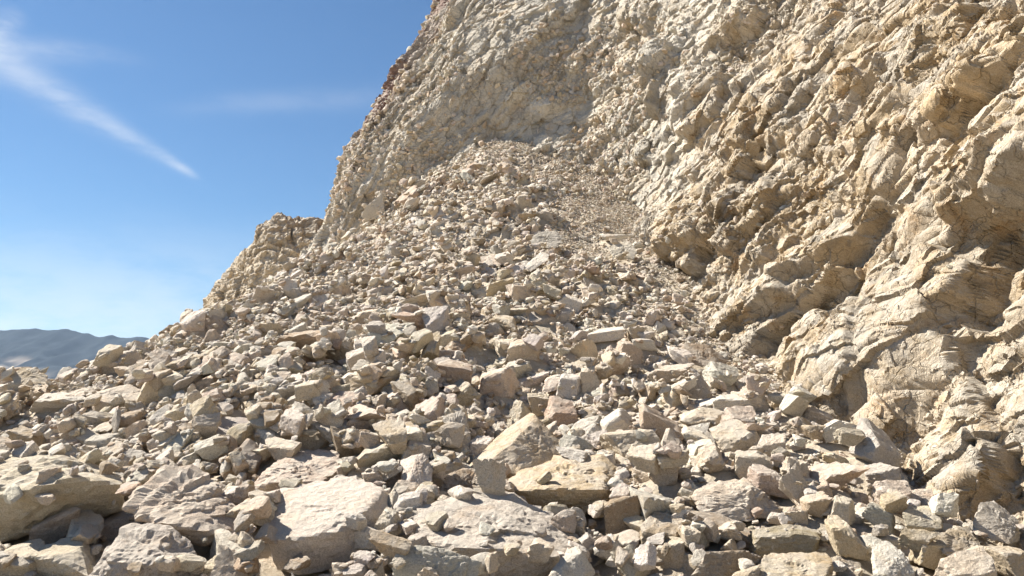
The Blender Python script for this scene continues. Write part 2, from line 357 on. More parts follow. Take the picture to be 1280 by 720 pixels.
# ------------------------------------------------------------------ other clearly visible rocks (px, py, w, h, tilt, colour)
MED = [
 (152,456,38,28,-10,'grey'),(175,472,32,24,0,'brown'),(190,489,28,40,-20,'cream'),(222,489,42,36,20,'grey'),(258,484,32,22,15,'cream'),(262,455,40,32,20,'tan'),
 (285,437,42,18,5,'white'),(265,418,38,32,40,'tan'),(163,536,40,36,-10,'brown'),(185,547,52,22,20,'cream'),(241,528,28,28,10,'grey'),(65,505,48,20,-5,'grey'),
 (15,487,36,20,10,'grey'),(60,545,52,24,0,'cream'),(125,558,48,22,10,'grey'),(165,578,36,24,-10,'grey'),(217,560,56,18,22,'cream'),(300,588,44,34,-15,'brown'),
 (30,702,58,36,5,'cream'),(60,662,44,28,10,'grey'),(105,672,36,28,0,'grey'),(292,695,30,26,0,'white'),(272,714,34,22,0,'cream'),(318,642,32,36,0,'cream'),(80,702,62,38,8,'cream'),
 (372,432,50,30,-5,'brown'),(455,400,40,20,20,'cream'),(367,490,42,34,10,'white'),(388,452,40,24,20,'cream'),(427,512,42,30,0,'rust'),(432,490,50,20,10,'cream'),(395,545,56,40,-10,'pink'),
 (490,506,36,28,10,'cream'),(505,530,30,24,30,'white'),(536,528,44,36,30,'cream'),(622,480,45,30,0,'cream'),(570,474,44,36,0,'rust'),(578,493,30,24,35,'tan'),(550,447,42,22,0,'pink'),(515,440,44,14,15,'white'),
 (352,550,24,18,0,'white'),(485,566,50,38,15,'pink'),(510,626,36,22,0,'rust'),(430,560,28,36,0,'brown'),(400,600,20,12,0,'white'),
 (760,420,46,15,12,'white'),(785,440,26,26,0,'cream'),(798,423,24,24,0,'cream'),(735,438,20,26,30,'cream'),(710,483,32,24,0,'white'),(655,440,40,28,0,'cream'),(738,476,28,26,0,'cream'),
 (872,486,34,24,-40,'grey'),(845,495,26,24,0,'cream'),(830,470,36,18,5,'pink'),(902,470,36,20,-15,'white'),(880,525,50,22,0,'cream'),(925,527,36,24,0,'cream'),(915,505,42,20,5,'white'),(920,549,46,30,15,'cream'),
 (770,530,40,22,20,'white'),(735,545,32,30,40,'white'),(700,521,40,24,0,'rust'),(675,505,25,25,0,'tan'),(825,540,56,40,-30,'tan'),(788,553,56,34,0,'cream'),(830,587,36,50,-10,'pink'),(875,563,42,24,15,'white'),
 (820,640,38,44,0,'grey'),(825,674,48,40,0,'brown'),(775,686,48,28,10,'cream'),(790,710,28,30,0,'cream'),(838,692,30,30,0,'cream'),(905,667,80,26,-15,'brown'),(975,674,68,26,10,'brown'),
 (992,507,36,28,-15,'grey'),(1020,520,36,15,-10,'cream'),(1041,537,20,28,-45,'white'),(1018,540,24,18,0,'tan'),(1092,565,52,36,-20,'grey'),(1100,597,36,26,0,'grey'),(1030,597,36,22,0,'cream'),(1026,612,28,14,0,'cream'),
 (1018,632,24,22,0,'tan'),(1050,640,26,30,0,'cream'),(1100,646,34,22,-20,'grey'),(1115,622,40,26,0,'cream'),(1052,671,28,42,20,'tan'),(1163,692,40,30,0,'tan'),(1210,716,60,30,10,'cream'),(1258,700,48,30,0,'tan'),
 (765,297,26,9,0,'white'),(712,380,36,16,-20,'white'),(530,376,60,16,20,'cream'),(637,353,16,14,0,'white'),(620,362,24,18,0,'tan'),(630,405,32,18,0,'tan'),(640,393,34,12,0,'cream'),
 (440,455,30,20,10,'grey'),(470,425,34,18,10,'cream'),(345,455,36,22,0,'grey'),(335,415,34,20,10,'cream'),(300,470,34,24,10,'cream'),(320,500,36,26,0,'grey'),(120,530,36,24,0,'grey'),(100,500,30,20,0,'cream'),
 (955,600,34,28,0,'pink'),(990,590,30,24,0,'cream'),(965,560,34,22,10,'cream'),(1065,545,30,18,0,'white'),(890,575,30,30,-30,'cream'),(940,580,40,30,10,'cream'),(600,560,26,20,0,'white'),(460,540,36,28,0,'cream'),
]

# ------------------------------------------------------------------ pile height map
X0, X1, Y0, Y1, G = -20.0, 8.0, 3.0, 34.0, .04
gx = np.arange(X0, X1, G) + G / 2; gy = np.arange(Y0, Y1, G) + G / 2
GX, GY = np.meshgrid(gx, gy, indexing='ij')
HM0 = terrain(GX, GY); HM = HM0.copy(); COV = np.zeros(HM.shape, np.float32)   # COV: size of the stone that covers the cell
gradx, grady = np.gradient(HM0, G)

rocks = []            # every loose stone as a record
INDIV_BIG = []

def stamp_points(V, size):
    i = ((V[:, 0] - X0) / G).astype(int); j = ((V[:, 1] - Y0) / G).astype(int)
    ok = (i >= 0) & (i < HM.shape[0]) & (j >= 0) & (j < HM.shape[1])
    np.maximum.at(HM, (i[ok], j[ok]), V[ok, 2]); np.maximum.at(COV, (i[ok], j[ok]), size)

COVER = np.zeros((360, 640), np.float32)            # distance of the named boulder seen there (0: none)
def cover_poly(px, py, dist, shrink=.9):
    pts = sorted(set(zip(np.round(px, 1), np.round(py, 1))))
    def half(ps):
        h = []
        for p in ps:
            while len(h) > 1 and (h[-1][0] - h[-2][0]) * (p[1] - h[-2][1]) - (h[-1][1] - h[-2][1]) * (p[0] - h[-2][0]) <= 0: h.pop()
            h.append(p)
        return h[:-1]
    hl = np.array(half(pts) + half(pts[::-1])); c = hl.mean(0); hl = c + (hl - c) * shrink
    u0, v0 = np.maximum((hl.min(0) / 2).astype(int), 0); u1, v1 = np.minimum((hl.max(0) / 2).astype(int) + 1, [640, 360])
    if u1 <= u0 or v1 <= v0: return
    uu, vv = np.meshgrid(np.arange(u0, u1) * 2 + 1, np.arange(v0, v1) * 2 + 1); m = np.ones(uu.shape, bool)
    for a, b in zip(hl, np.roll(hl, -1, 0)):
        m &= (b[0] - a[0]) * (vv - a[1]) - (b[1] - a[1]) * (uu - a[0]) >= 0
    sub = COVER[v0:v1, u0:u1]; sub[m] = np.where(sub[m] > 0, np.minimum(sub[m], dist), dist)
def hides(P, margin):
    u, v, d = project(P[None]); u, v, d = int(u[0] / 2), int(v[0] / 2), d[0]
    return 0 <= u < 640 and 0 <= v < 360 and COVER[v, u] > d - margin

def hull_planes(P):
    bm = bmesh.new()
    for p in P: bm.verts.new(p)
    bmesh.ops.convex_hull(bm, input=bm.verts[:])
    loose = [v for v in bm.verts if not v.link_faces]
    bmesh.ops.delete(bm, geom=loose, context='VERTS'); bm.normal_update()
    c = np.mean([v.co[:] for v in bm.verts], axis=0)
    # volume-ish centroid from face centres
    A = np.array([f.calc_area() for f in bm.faces]); FC = np.array([f.calc_center_median()[:] for f in bm.faces])
    c = .5 * c + .5 * (FC * A[:, None]).sum(0) / A.sum()
    N = np.array([f.normal[:] for f in bm.faces]); h = ((FC - c) * N).sum(1)
    bm.free()
    if np.mean(h) < 0: N, h = -N, -h
    return c, N, np.maximum(h, .01)

def build_hull(name, P, seed, n, rough, mat, ribs=None, p=80, world_scale=1.0):
    P = np.array(P); c, N, h = hull_planes(P)
    D, Fc = ico(n); S = P.max(0) - P.min(0)
    Ds = unit(D * S)                               # spend samples evenly over an elongated body
    V = Ds * star(Ds, N, h, p)[:, None]
    s = float(np.mean(S)) * world_scale
    q = V / s
    d = .034 * facet3(q * 2.6 + seed, seed) + .013 * facet3(q * 8 + seed, seed + 20) + .009 * facet3(q * 21 + seed, seed + 30) + .014 * fbm3(q * 6 + seed, 5, seed + 3) + .007 * fbm3(q * 24 + seed, 3, seed + 8)
    ridge = 1 - np.abs(vnoise3(q * 4.5 + seed * 2.7, seed + 90))
    d = d - .020 * np.maximum(0, ridge - .90) / .10
    d = d * rough * s
    if ribs:
        ax, fr, am = ribs; ax = unit(np.array(ax, float))
        t = (V @ ax) * fr + 1.0 * vnoise3(q * 1.6, 5) ; fr_ = t - np.floor(t)
        d = d - am * (1 - sstep(fr_, .0, .75) + sstep(fr_, .75, 1.0)) * (.4 + .6 * (vnoise3(q * 3.1, 8) > -.2))
    V = V + Ds * d[:, None]
    V = V - 0
    me = mesh_np(name, V, Fc, mat, smooth=False, link=False)
    return me, c, V

def new_obj(name, me, loc, label, cat, group=None):
    o = bpy.data.objects.new(name, me); C.objects.link(o); o.location = loc
    o['label'] = label; o['category'] = cat
    if group: o['group'] = group
    return o

for k, L in enumerate(LM):
    hp = hit(*L['base']); y0 = hp[1] + (L['y0'] or 0.0)
    f = y0 / 7.0 if y0 < 11 else max(.45, .95 * y0 / 11)         # depths were written for about seven metres away
    P = [at(px, py, y0 + dd * (1.0 if y0 < 11 else .8)) for px, py, dd in L['pts']]
    me, c, V = build_hull('boulder', P, 100 + k * 7, 5, L['rough'], M_ROCK, L['ribs'])
    o = new_obj('boulder', me, c, L['label'], 'boulder', 'boulders and rocks of the rockfall')
    o.color = (*jit(COL[L['col']], .03), 1)
    stamp_points(V + c, 2.0)
    xs, ys, zs = project(V + c); cover_poly(xs[::7], ys[::7], float(np.percentile(zs, 70)), .93)
    L['px'] = (float(xs.mean()), float(ys.mean())); L['w'] = float(np.ptp(xs))
# ground hidden inside big boulders is filled by the height map itself

# ------------------------------------------------------------------ generic stones
def local_frame(x, y):
    i = min(max(int((x - X0) / G), 0), HM.shape[0] - 1); j = min(max(int((y - Y0) / G), 0), HM.shape[1] - 1)
    n = np.array([-gradx[i, j], -grady[i, j], 1.0]); return n / np.linalg.norm(n)

def rot_from(z, x):
    z = z / np.linalg.norm(z); x = x - z * (x @ z); x = x / np.linalg.norm(x); return np.stack([x, np.cross(z, x), z], 1)

def axis_rot(ax, a):
    ax = ax / np.linalg.norm(ax); K = np.array([[0, -ax[2], ax[1]], [ax[2], 0, -ax[0]], [-ax[1], ax[0], 0]])
    return np.eye(3) + math.sin(a) * K + (1 - math.cos(a)) * K @ K

def add_rock(loc, Rm, rad, col, size, kind='scatter', px=None):
    rocks.append(dict(loc=np.array(loc), R=Rm, rad=np.array(rad), col=col, size=size, kind=kind, var=random.randrange(1000)))

def stamp_ellipse(x, y, z, Rm, rad, size, sink):
    """sets a stone down on the pile at x, y and raises the pile under it; returns its centre height"""
    # plan half-extents and vertical half-extent of the rotated ellipsoid
    E = (Rm * rad) @ (Rm * rad).T
    ex, ey = math.sqrt(E[0, 0]), math.sqrt(E[1, 1])
    i0, i1 = int((x - ex - X0) / G), int((x + ex - X0) / G) + 1; j0, j1 = int((y - ey - Y0) / G), int((y + ey - Y0) / G) + 1
    i0, j0 = max(i0, 0), max(j0, 0); i1, j1 = min(i1, HM.shape[0]), min(j1, HM.shape[1])
    if i1 <= i0 or j1 <= j0: return None
    A2 = np.linalg.inv(E[:2, :2]); dx = GX[i0:i1, j0:j1] - x; dy = GY[i0:i1, j0:j1] - y
    q = A2[0, 0] * dx * dx + 2 * A2[0, 1] * dx * dy + A2[1, 1] * dy * dy
    m = q < 1
    if not m.any(): m = q <= q.min()
    # height of the ellipsoid's mid-surface and thickness over the plan
    sl = E[:2, 2] @ A2; mid = sl[0] * dx + sl[1] * dy
    th = math.sqrt(max(E[2, 2] - E[:2, 2] @ A2 @ E[:2, 2], 1e-6))
    t = th * np.sqrt(np.clip(1 - q, 0, 1))
    hp = HM[i0:i1, j0:j1]
    if z is None:
        need = (hp - mid + t * .85)[m]
        z = np.percentile(need, 78) - sink * th
    top = z + mid + t * .9
    sub = hp[m]; HM[i0:i1, j0:j1][m] = np.maximum(sub, top[m])
    cv = COV[i0:i1, j0:j1]; cv[m] = np.maximum(cv[m], size)
    return z

for (px, py, w, h, tilt, cn) in MED:
    hp = hit(px, py + h * .45); y = hp[1]; s = y / F
    a, c = w * s / 2 * 1.12, h * s / 2 * 1.15
    b = (a * c) ** .5 * random.uniform(.85, 1.15)
    Rm = rot_from(np.array([0, -.25, 1.0]), np.array([1.0, random.uniform(-.35, .35), 0]))
    Rm = axis_rot(np.array([0, -1.0, 0]), math.radians(tilt)) @ Rm
    p = at(px, py, y + b * .5)
    add_rock(p, Rm, (a, b, c), cn, max(a, b), 'med')
    stamp_ellipse(p[0], p[1], p[2], Rm, np.array([a, b, c]), 1.0, 0)
    an = np.linspace(0, 6.28, 16); ct, st = math.cos(math.radians(tilt)), math.sin(math.radians(tilt))
    ex, ey = np.cos(an) * w / 2, np.sin(an) * h / 2
    cover_poly(px + ex * ct + ey * st, py - ex * st + ey * ct, y + b * .6, .72)

# contact line of slope and cliff
CONTACT_PX = [(1280, 668), (1190, 610), (1135, 565), (1035, 490), (950, 425), (845, 322), (785, 262), (722, 203), (640, 186), (545, 218), (475, 262), (402, 306)]
CT = np.array([hit(*p) for p in CONTACT_PX])
for _i, _y in ((8, 27.4), (9, 28.6), (10, 29.3), (11, 30.0)): CT[_i] = at(*CONTACT_PX[_i], _y)
def beyond(x, y):
    """how far a point lies behind the cliff's foot (positive: inside the rock)"""
    o = np.argsort(CT[:7, 1]); xr = np.interp(y, CT[:7, 1][o], CT[:7, 0][o])
    o2 = np.argsort(CT[6:, 0]); yb = np.interp(x, CT[6:, 0][o2], CT[6:, 1][o2])
    return np.maximum(x - xr, np.where(x > CT[-1, 0], y - yb, -9))

def coarse(x, y):
    """typical stone size factor: coarse low and on the left, fine up the slope and along the cliff foot"""
    r = np.hypot(x - .5, 30.5 - y)
    g = np.interp(r, [0, 8, 14, 19, 24, 28], [.86, .90, .94, 1.04, 1.2, 1.25])
    g = g * np.interp(x, [-9, -4, 0, 3, 6], [1.35, 1.2, 1.0, .85, .8])
    g = g * (.8 + .35 * (fbm2(x * .5, y * .5, 2, 77)))
    wall = -beyond(x, y)
    return g * np.interp(wall, [0, .9, 1.8, 3], [.5, .55, .8, 1.0])

COLS = ['cream'] * 11 + ['white'] * 9 + ['grey'] * 4 + ['tan'] * 3 + ['brown'] + ['pink'] * 3 + ['rust']
def scatter(smin, smax, cover, dmin, dmax, rej):
    area = (X1 - X0) * (dmax - dmin); mr = (smin + smax) / 2
    n = int(area * cover / (math.pi * mr * mr * .6))
    x = RNG.uniform(X0 + .5, X1 - .3, n); y = RNG.uniform(dmin, dmax, n)
    z = terrain(x, y); u, v, d = project(np.c_[x, y, z])
    ok = (u > -430) & (u < 1650) & (v < 900) & (beyond(x, y) < np.where(y > 20, 1.8, .5))
    x, y, d = x[ok], y[ok], d[ok]
    g = coarse(x, y); sz = (smin + (smax - smin) * RNG.random(len(x)) ** 1.6) * g
    o = np.argsort(-sz)
    for k in o:
        s = max(sz[k], .00115 * d[k])
        if s < .0010 * d[k]: continue
        i = int((x[k] - X0) / G); j = int((y[k] - Y0) / G)
        cv = COV[i, j]
        if cv >= 1.5 and random.random() < .996: continue
        if cv >= 1.0 and random.random() < .93: continue
        if cv > s * .75 and random.random() < rej: continue
        if HM[i, j] - HM0[i, j] > .5: continue
        if s * F / d[k] > 21: s = random.uniform(.5, 1) * 21 * d[k] / F
        if (hides(np.array([x[k], y[k], HM[i, j] + .15 * s]), .1) or hides(np.array([x[k], y[k], HM[i, j] + .8 * s]), .1)) and random.random() < .998: continue
        a = s; b = s * random.uniform(.55, .95); c = s * random.choice([.38, .45, .5, .55, .65, .7, .8])
        nrm = local_frame(x[k], y[k]); yaw = random.uniform(0, math.pi)
        Rm = rot_from(nrm, np.array([math.cos(yaw), math.sin(yaw), 0]))
        Rm = axis_rot(np.array([random.gauss(0, 1), random.gauss(0, 1), random.gauss(0, .3)]) + 1e-6, random.gauss(0, .42)) @ Rm
        z = stamp_ellipse(x[k], y[k], None, Rm, np.array([a, b, c]), s, .12)
        if z is None: continue
        add_rock((x[k], y[k], z), Rm, (a, b, c), random.choice(COLS), s)

scatter(.24, .42, .42, 4.2, 33, .90)
scatter(.14, .25, .85, 4.2, 33, .80)
scatter(.085, .14, 1.3, 4.2, 33, .72)
scatter(.05, .085, .9, 4.2, 33, .74)
scatter(.035, .05, .6, 14, 33, .6)
scatter(.028, .05, .7, 4.2, 16, .70)
print('stones', len(rocks), 'med', len(MED))

# which stones show largest: an id buffer of discs drawn from back to front
LOCS = np.array([r['loc'] for r in rocks]); PX, PY, PD = project(LOCS)
BW, BH = 1280, 720; buf = np.full((BH, BW), -1, np.int32)
for k in np.argsort(-PD):
    r = rocks[k]; E = (r['R'] * r['rad']) @ (r['R'] * r['rad']).T
    eu = math.sqrt(R_AX @ E @ R_AX) * F / PD[k] * .85; ev = math.sqrt(U_AX @ E @ U_AX) * F / PD[k] * .85
    u0, u1 = int(PX[k] - eu), int(PX[k] + eu) + 1; v0, v1 = int(PY[k] - ev), int(PY[k] + ev) + 1
    u0, v0, u1, v1 = max(u0, 0), max(v0, 0), min(u1, BW), min(v1, BH)
    if u1 <= u0 or v1 <= v0: continue
    uu, vv = np.meshgrid(np.arange(u0, u1), np.arange(v0, v1))
    buf[v0:v1, u0:u1][((uu - PX[k]) / eu) ** 2 + ((vv - PY[k]) / ev) ** 2 < 1] = k
for L in LM:                                                     # landmarks hide what is behind them
    pts = L['pts']
cnt = np.bincount(buf[buf >= 0].ravel(), minlength=len(rocks)).astype(float)
for k, r in enumerate(rocks):
    for L in LM:
        if abs(PX[k] - L['px'][0]) < L['w'] * .42 and abs(PY[k] - L['px'][1]) < L['w'] * .2 and r['kind'] != 'med': cnt[k] *= .2
cnt[:len(MED)] += 1e5
N_INDIV = 300 - len(LM)
indiv = [int(k) for k in np.argsort(-cnt)[:N_INDIV]]
iset = set(indiv)

# ------------------------------------------------------------------ individual stones: shared broken-block shapes, own size, tilt, colour and label
VARS = [mesh_np('rock', *rock_variant(900 + i, 4), M_ROCK, smooth=False, link=False) for i in range(40)]
names = [(L['px'], L['w'], L['short']) for L in LM]
seen = {}
recs = []
for k in indiv:
    r = rocks[k]; ph = (PX[k], PY[k])
    best = sorted(names, key=lambda q: math.hypot(q[0][0] - ph[0], (q[0][1] - ph[1]) * 1.15) - q[1] * .35)[0]
    dx, dy = ph[0] - best[0][0], ph[1] - best[0][1]
    side = ('to the right of' if dx > 0 else 'to the left of') if abs(dx) > abs(dy) * 1.1 else ('below' if dy > 0 else 'above')
    a, b, c = sorted(r['rad'], reverse=True)
    shape = 'slab' if c < .5 * a else ('long rock' if b < .68 * a else ('chunk' if c > .66 * a else 'block'))
    wpx = a * 2 * F / PD[k]
    size = 'large' if wpx > 44 else ('medium-sized' if wpx > 27 else 'small')
    key = (size, WORD[r['col']], shape, side, best[2])
    recs.append((key, math.hypot(dx, dy), k))
from collections import defaultdict
groups = defaultdict(list)
for key, d, k in recs: groups[key].append((d, k))
ORD = ['nearest', 'second', 'third', 'fourth', 'fifth', 'sixth', 'seventh', 'eighth', 'ninth', 'tenth', 'eleventh', 'twelfth']
lab = {}
for key, lst in groups.items():
    lst.sort(); size, colw, shape, side, short = key
    for i, (d, k) in enumerate(lst):
        if len(lst) == 1: t = f'{size} {colw} {shape} {side} the {short}'
        elif i == 0: t = f'{size} {colw} {shape} {side} the {short}, nearest such one'
        else: t = f'{size} {colw} {shape} {side} the {short}, {ORD[min(i, 11)]} such one'
        lab[k] = t
for k in indiv:
    r = rocks[k]
    big = max(r['rad']) * 2 * F / PD[k] > 44
    o = new_obj('rock', VARS[r['var'] % len(VARS)], r['loc'], lab[k], 'rock', 'boulders and rocks of the rockfall')
    o.rotation_mode = 'QUATERNION'
    from mathutils import Matrix
    o.rotation_quaternion = Matrix(r['R'].tolist()).to_quaternion()
    o.scale = tuple(r['rad'] * 1.05)
    o.color = (*jit(COL[r['col']], .10), 1)

# ------------------------------------------------------------------ all other stones: one mass
LV = {1: [rock_variant(300 + i, 1, p=30) for i in range(20)], 2: [rock_variant(400 + i, 2, p=30) for i in range(30)], 3: [rock_variant(500 + i, 3, p=26) for i in range(24)]}
def mass(name, recs, mat, smooth=False):
    Vs, Fs, Ts = [], [], []; off = 0
    for r, px in recs:
        lvl = 1 if px < 5 else (2 if px < 16 else 3)
        V, Fc = LV[lvl][r['var'] % len(LV[lvl])]
        v = (V * (r['rad'] * 1.05)) @ r['R'].T + r['loc']
        Vs.append(v); Fs.append(Fc + off); off += len(v)
        Ts.append(np.tile(jit(COL[r['col']], .12), (len(v), 1)))
    print(name, len(recs), 'stones', off, 'verts')
    return mesh_np(name, np.vstack(Vs), np.vstack(Fs), mat, np.vstack(Ts), smooth)
rest = [(r, r['size'] * 2 * F / PD[k]) for k, r in enumerate(rocks) if k not in iset]
o = mass('rubble', rest, M_STUFF)
o['kind'] = 'stuff'; o['label'] = 'loose pale limestone rubble covering the whole slope between the larger rocks'; o['category'] = 'rubble'

# ------------------------------------------------------------------ ground: one sheet to the horizon
def axis(lo, hi, step, far, grow):
    a = list(np.arange(lo, hi, step)); s = step
    while a[-1] < far: s *= grow; a.append(a[-1] + s)
    s = step; b = [a[0]]
    while b[-1] > -far: s *= grow; b.append(b[-1] - s)
    return np.array(b[:0:-1] + a)
ax_, ay_ = axis(-20, 8, .06, 7600, 1.12), axis(3, 34, .06, 7600, 1.12)
ay_ = ay_[ay_ > -7600]
A, B = np.meshgrid(ax_, ay_, indexing='ij'); Z = terrain(A, B) - .03
def boxblur(x, n):
    for ax in (0, 1):
        p = np.concatenate([np.repeat(x.take([0], ax), n, ax), x, np.repeat(x.take([-1], ax), n, ax)], ax); c = np.cumsum(p, ax)
        c = np.concatenate([np.zeros_like(c.take([0], ax)), c], ax); w = 2 * n + 1
        x = (c.take(range(w, c.shape[ax]), ax) - c.take(range(0, c.shape[ax] - w), ax)) / w
    return x
low = np.where(COV >= 1.5, 0, np.clip(HM - HM0, 0, .32)); low = boxblur(boxblur(low, 4), 3) * .72 - .035     # grit filling the gaps of the pile
fi = (A - X0) / G; fj = (B - Y0) / G; inside = (fi > 2) & (fi < HM.shape[0] - 3) & (fj > 2) & (fj < HM.shape[1] - 3)
Z = Z + np.where(inside, low[np.clip(fi, 0, HM.shape[0] - 1).astype(int), np.clip(fj, 0, HM.shape[1] - 1).astype(int)] + .03, 0)
nu, nv = A.shape; idx = np.arange(nu * nv).reshape(nu, nv)
Q = np.stack([idx[:-1, :-1], idx[1:, :-1], idx[1:, 1:], idx[:-1, 1:]], -1).reshape(-1, 4)
vv = np.stack([A, B, Z], -1).reshape(-1, 3)
tn = np.array([.46, .40, .31]) * (1 + .15 * fbm2(vv[:, 0] * .8, vv[:, 1] * .8, 3, 5))[:, None] * np.interp(np.hypot(vv[:, 0], vv[:, 1]), [40, 120], [1, .62])[:, None]
o = mesh_np('ground', vv, Q, M_GROUND, tn); o['kind'] = 'structure'

# ------------------------------------------------------------------ cliff
def cliff():
    random.seed(21); RNG = np.random.default_rng(33)
    # plan: contact points with the inward set-back per metre of height (ox, oy)
    ctl = [(9.5, -4.0, -.2, .45, .02), (7.6, 2.0, -.1, .45, .02), (CT[0][0] + .5, CT[0][1] - 2.2, .1, .44, .02)]
    off = [(.44, .02), (.43, .02), (.43, .03), (.43, .04), (.43, .06), (.42, .10), (.38, .18), (.26, .32), (.18, .38), (.24, .40), (.33, .38), (.40, .36)]
    for p, q in zip(CT, off): ctl.append((p[0], p[1], p[2], *q))
    x, y, z = CT[-1]; x -= .35
    ctl += [(x - .75, y + 1.2, z - .5, .40, .36), (x - .95, y + 3.5, z - 1.2, .40, .36), (x - .6, y + 8, z - 2.5, .40, .36), (x + .5, y + 14, z - 3, .40, .36)]
    ctl = np.array(ctl)
    s = np.concatenate([[0], np.cumsum(np.hypot(*np.diff(ctl[:, :2], axis=0).T))])
    fine = np.linspace(0, s[-1], 4000)
    cur = np.stack([np.interp(fine, s, ctl[:, k]) for k in range(5)], 1)
    ker = np.hanning(141); ker /= ker.sum()
    pad = np.vstack([np.repeat(cur[:1], 70, 0), cur, np.repeat(cur[-1:], 70, 0)])
    cur = np.stack([np.convolve(pad[:, k], ker, 'valid') for k in range(5)], 1)
    # columns are spaced with distance so the relief stays even in view
    dist = np.maximum(np.hypot(cur[:, 0], cur[:, 1]), 6)
    wgt = 1 / dist ** .9 * np.where(fine < s[2], .25, 1) * np.where(fine > s[14], .35, 1)
    cw = np.concatenate([[0], np.cumsum((wgt[1:] + wgt[:-1]) / 2)]); cw /= cw[-1]
    NU, NV = 1800, 1080
    fu = np.interp(np.linspace(0, 1, NU), cw, fine)
    cu = np.stack([np.interp(fu, fine, cur[:, k]) for k in range(5)], 1)
    du = np.hypot(cu[:, 0], np.maximum(cu[:, 1], 5))
    Hh = np.clip(.62 * du + 4.5, 9, 26)                          # a little more than the frame can see
    t = np.linspace(0, 1, NV) ** 1.12
    v = t[None, :] * (Hh[:, None] + 3) - 3
    U = np.repeat(fu[:, None], NV, 1)
    lean = np.interp(v, [-3, 0, 3, 5, 7.5, 9.5, 12, 30], [-2.2, 0, 1.6, 3.0, 5.8, 8.2, 10.2, 26])     # bulge then set-back
    left = sstep(U, s[10], s[13])
    lean = left * lean + (1 - left) * v
    Px = cu[:, 0:1] + cu[:, 3:4] * lean; Py = cu[:, 1:2] + cu[:, 4:5] * lean; Pz = cu[:, 2:3] + v
    B0 = np.stack([Px, Py, Pz], -1)
    tu = np.gradient(B0, axis=0); tv = np.gradient(B0, axis=1)
    Nn = unit(np.cross(tu, tv)); 
    if (Nn[:, :, 0] * np.where(U < s[6], 1, 0)).sum() > 0: Nn = -Nn       # outward: the right wall faces -x
    Nn = unit(np.stack([Nn[..., 0], Nn[..., 1], Nn[..., 2] * .75], -1))
    u, vv = U.ravel(), v.ravel()
    back = sstep(u, s[8] - 1.5, s[8] + 2.5)                       # 0 on the right wall, 1 on the back wall
    # bedding: e1 along the beds (towards the viewer and up), e2 across them (down and towards the viewer)
    be = math.radians(50)
    wx = .40 * fbm2(u * .3, vv * .3, 1, 201); wy = .40 * fbm2(u * .3, vv * .3, 1, 231)
    fx = .06 * fbm2(u * 1.7, vv * 1.7, 4, 261); fy = .06 * fbm2(u * 1.7, vv * 1.7, 3, 291)
    a = -u * math.cos(be) + vv * math.sin(be) + wx; b = -u * math.sin(be) - vv * math.cos(be) + wy
    D = .55 * fbm2(u * .22, vv * .22, 3, 11)
    rub = sstep(fbm2(a * .33, b * .7, 3, 61), -.05, .6)          # where the face is broken to rubble
    cellmix = np.zeros((len(u), 3)); pale = np.zeros(len(u))
    OCT = [(3.2, 1.5, .26, 1, .7), (1.5, .70, .13, 1, .8), (.75, .40, 0, 1, 1.2), (.36, .26, 0, 1, 1.6)]
    for i, (Lx, Wy, Am, _, bk) in enumerate(OCT):
        hs, f1, edge, dx, dy = vor2(a / Lx + i * 7.3, b / Wy + i * 3.7, 500 + i * 50)
        ty = .35 + 1.1 * (hs[1] - .4)                              # outward towards the lower side of each bed: sunlit tops, shaded undersides
        tx = 1.0 * (hs[2] - .5)
        d = (hs[0] - .5) * .9 + ty * dy * .9 + tx * dx * .7
        d = d - .22 * np.exp(-(edge / .06) ** 2)
        amp = Am * (1 - back * (1 - bk))
        if i >= 3: amp = amp * (.25 + .75 * np.clip(rub + back * .7, 0, 1))
        if i == 2: amp = amp * (.55 + .45 * rub)
        D = D + amp * d
        if i in (1, 2, 3): cellmix[:, i - 1] = hs[3]
    D = D - .40 * np.exp(-((vv - .15) / .55) ** 2) * (1 - sstep(u, s[5], s[7])) * sstep(fbm2(u * .7, vv * 0, 2, 93), -.5, .1)   # undercut at the foot
    # measured features: sunlit rib edges (line), hollows and bulging blocks (round)
    P0 = B0.reshape(-1, 3); qx, qy, qd = project(P0)
    front = (u < s[9]) & (P0[:, 1] > 1)
    def wall_at(px, py):
        e = np.where(front, (qx - px) ** 2 + (qy - py) ** 2, 1e12); k = int(np.argmin(e)); return k
    # (x1,y1,x2,y2, amplitude m, band width m)
    RIBS = [(835, 345, 1000, 258, .55, .9), (945, 405, 1075, 330, .5, .6), (1000, 355, 1090, 300, .35, .6), (1195, 275, 1290, 222, .75, 1.0), (1085, 200, 1195, 105, .45, .5), (975, 205, 1075, 150, .4, .5),
            (860, 155, 915, 100, .55, .5), (985, 150, 1025, 110, .3, .4), (1130, 125, 1225, 40, .4, .5), (1010, 480, 1060, 425, .4, .5), (930, 255, 985, 205, .3, .4), (760, 120, 800, 60, .5, .8), (900, 75, 960, 20, .4, .5), (1180, 170, 1280, 95, .4, .5), (1090, 130, 1150, 70, .3, .4)]
    for (x1, y1, x2, y2, am, wd) in RIBS:
        k1, k2 = wall_at(x1, y1), wall_at(x2, y2)
        p1 = np.array([u[k1], vv[k1]]); p2 = np.array([u[k2], vv[k2]]); e = p2 - p1; Ln = np.linalg.norm(e); e /= Ln
        n2 = np.array([e[1], -e[0]])
        if n2[1] > 0: n2 = -n2                                     # across, downwards
        l = (u - p1[0]) * e[0] + (vv - p1[1]) * e[1]; w = (u - p1[0]) * n2[0] + (vv - p1[1]) * n2[1] 
        along = sstep(l, -.25 * Ln, .1 * Ln) * (1 - sstep(l, .85 * Ln, 1.2 * Ln))
        up = np.where(w < 0, np.exp(np.clip(w, -9, 0) / wd), 0); dn = np.where(w >= 0, -.75 * np.exp(-np.clip(w - .06, 0, 9) / wd) * sstep(w, 0, .26) + (1 - sstep(w, 0, .26)), 0)
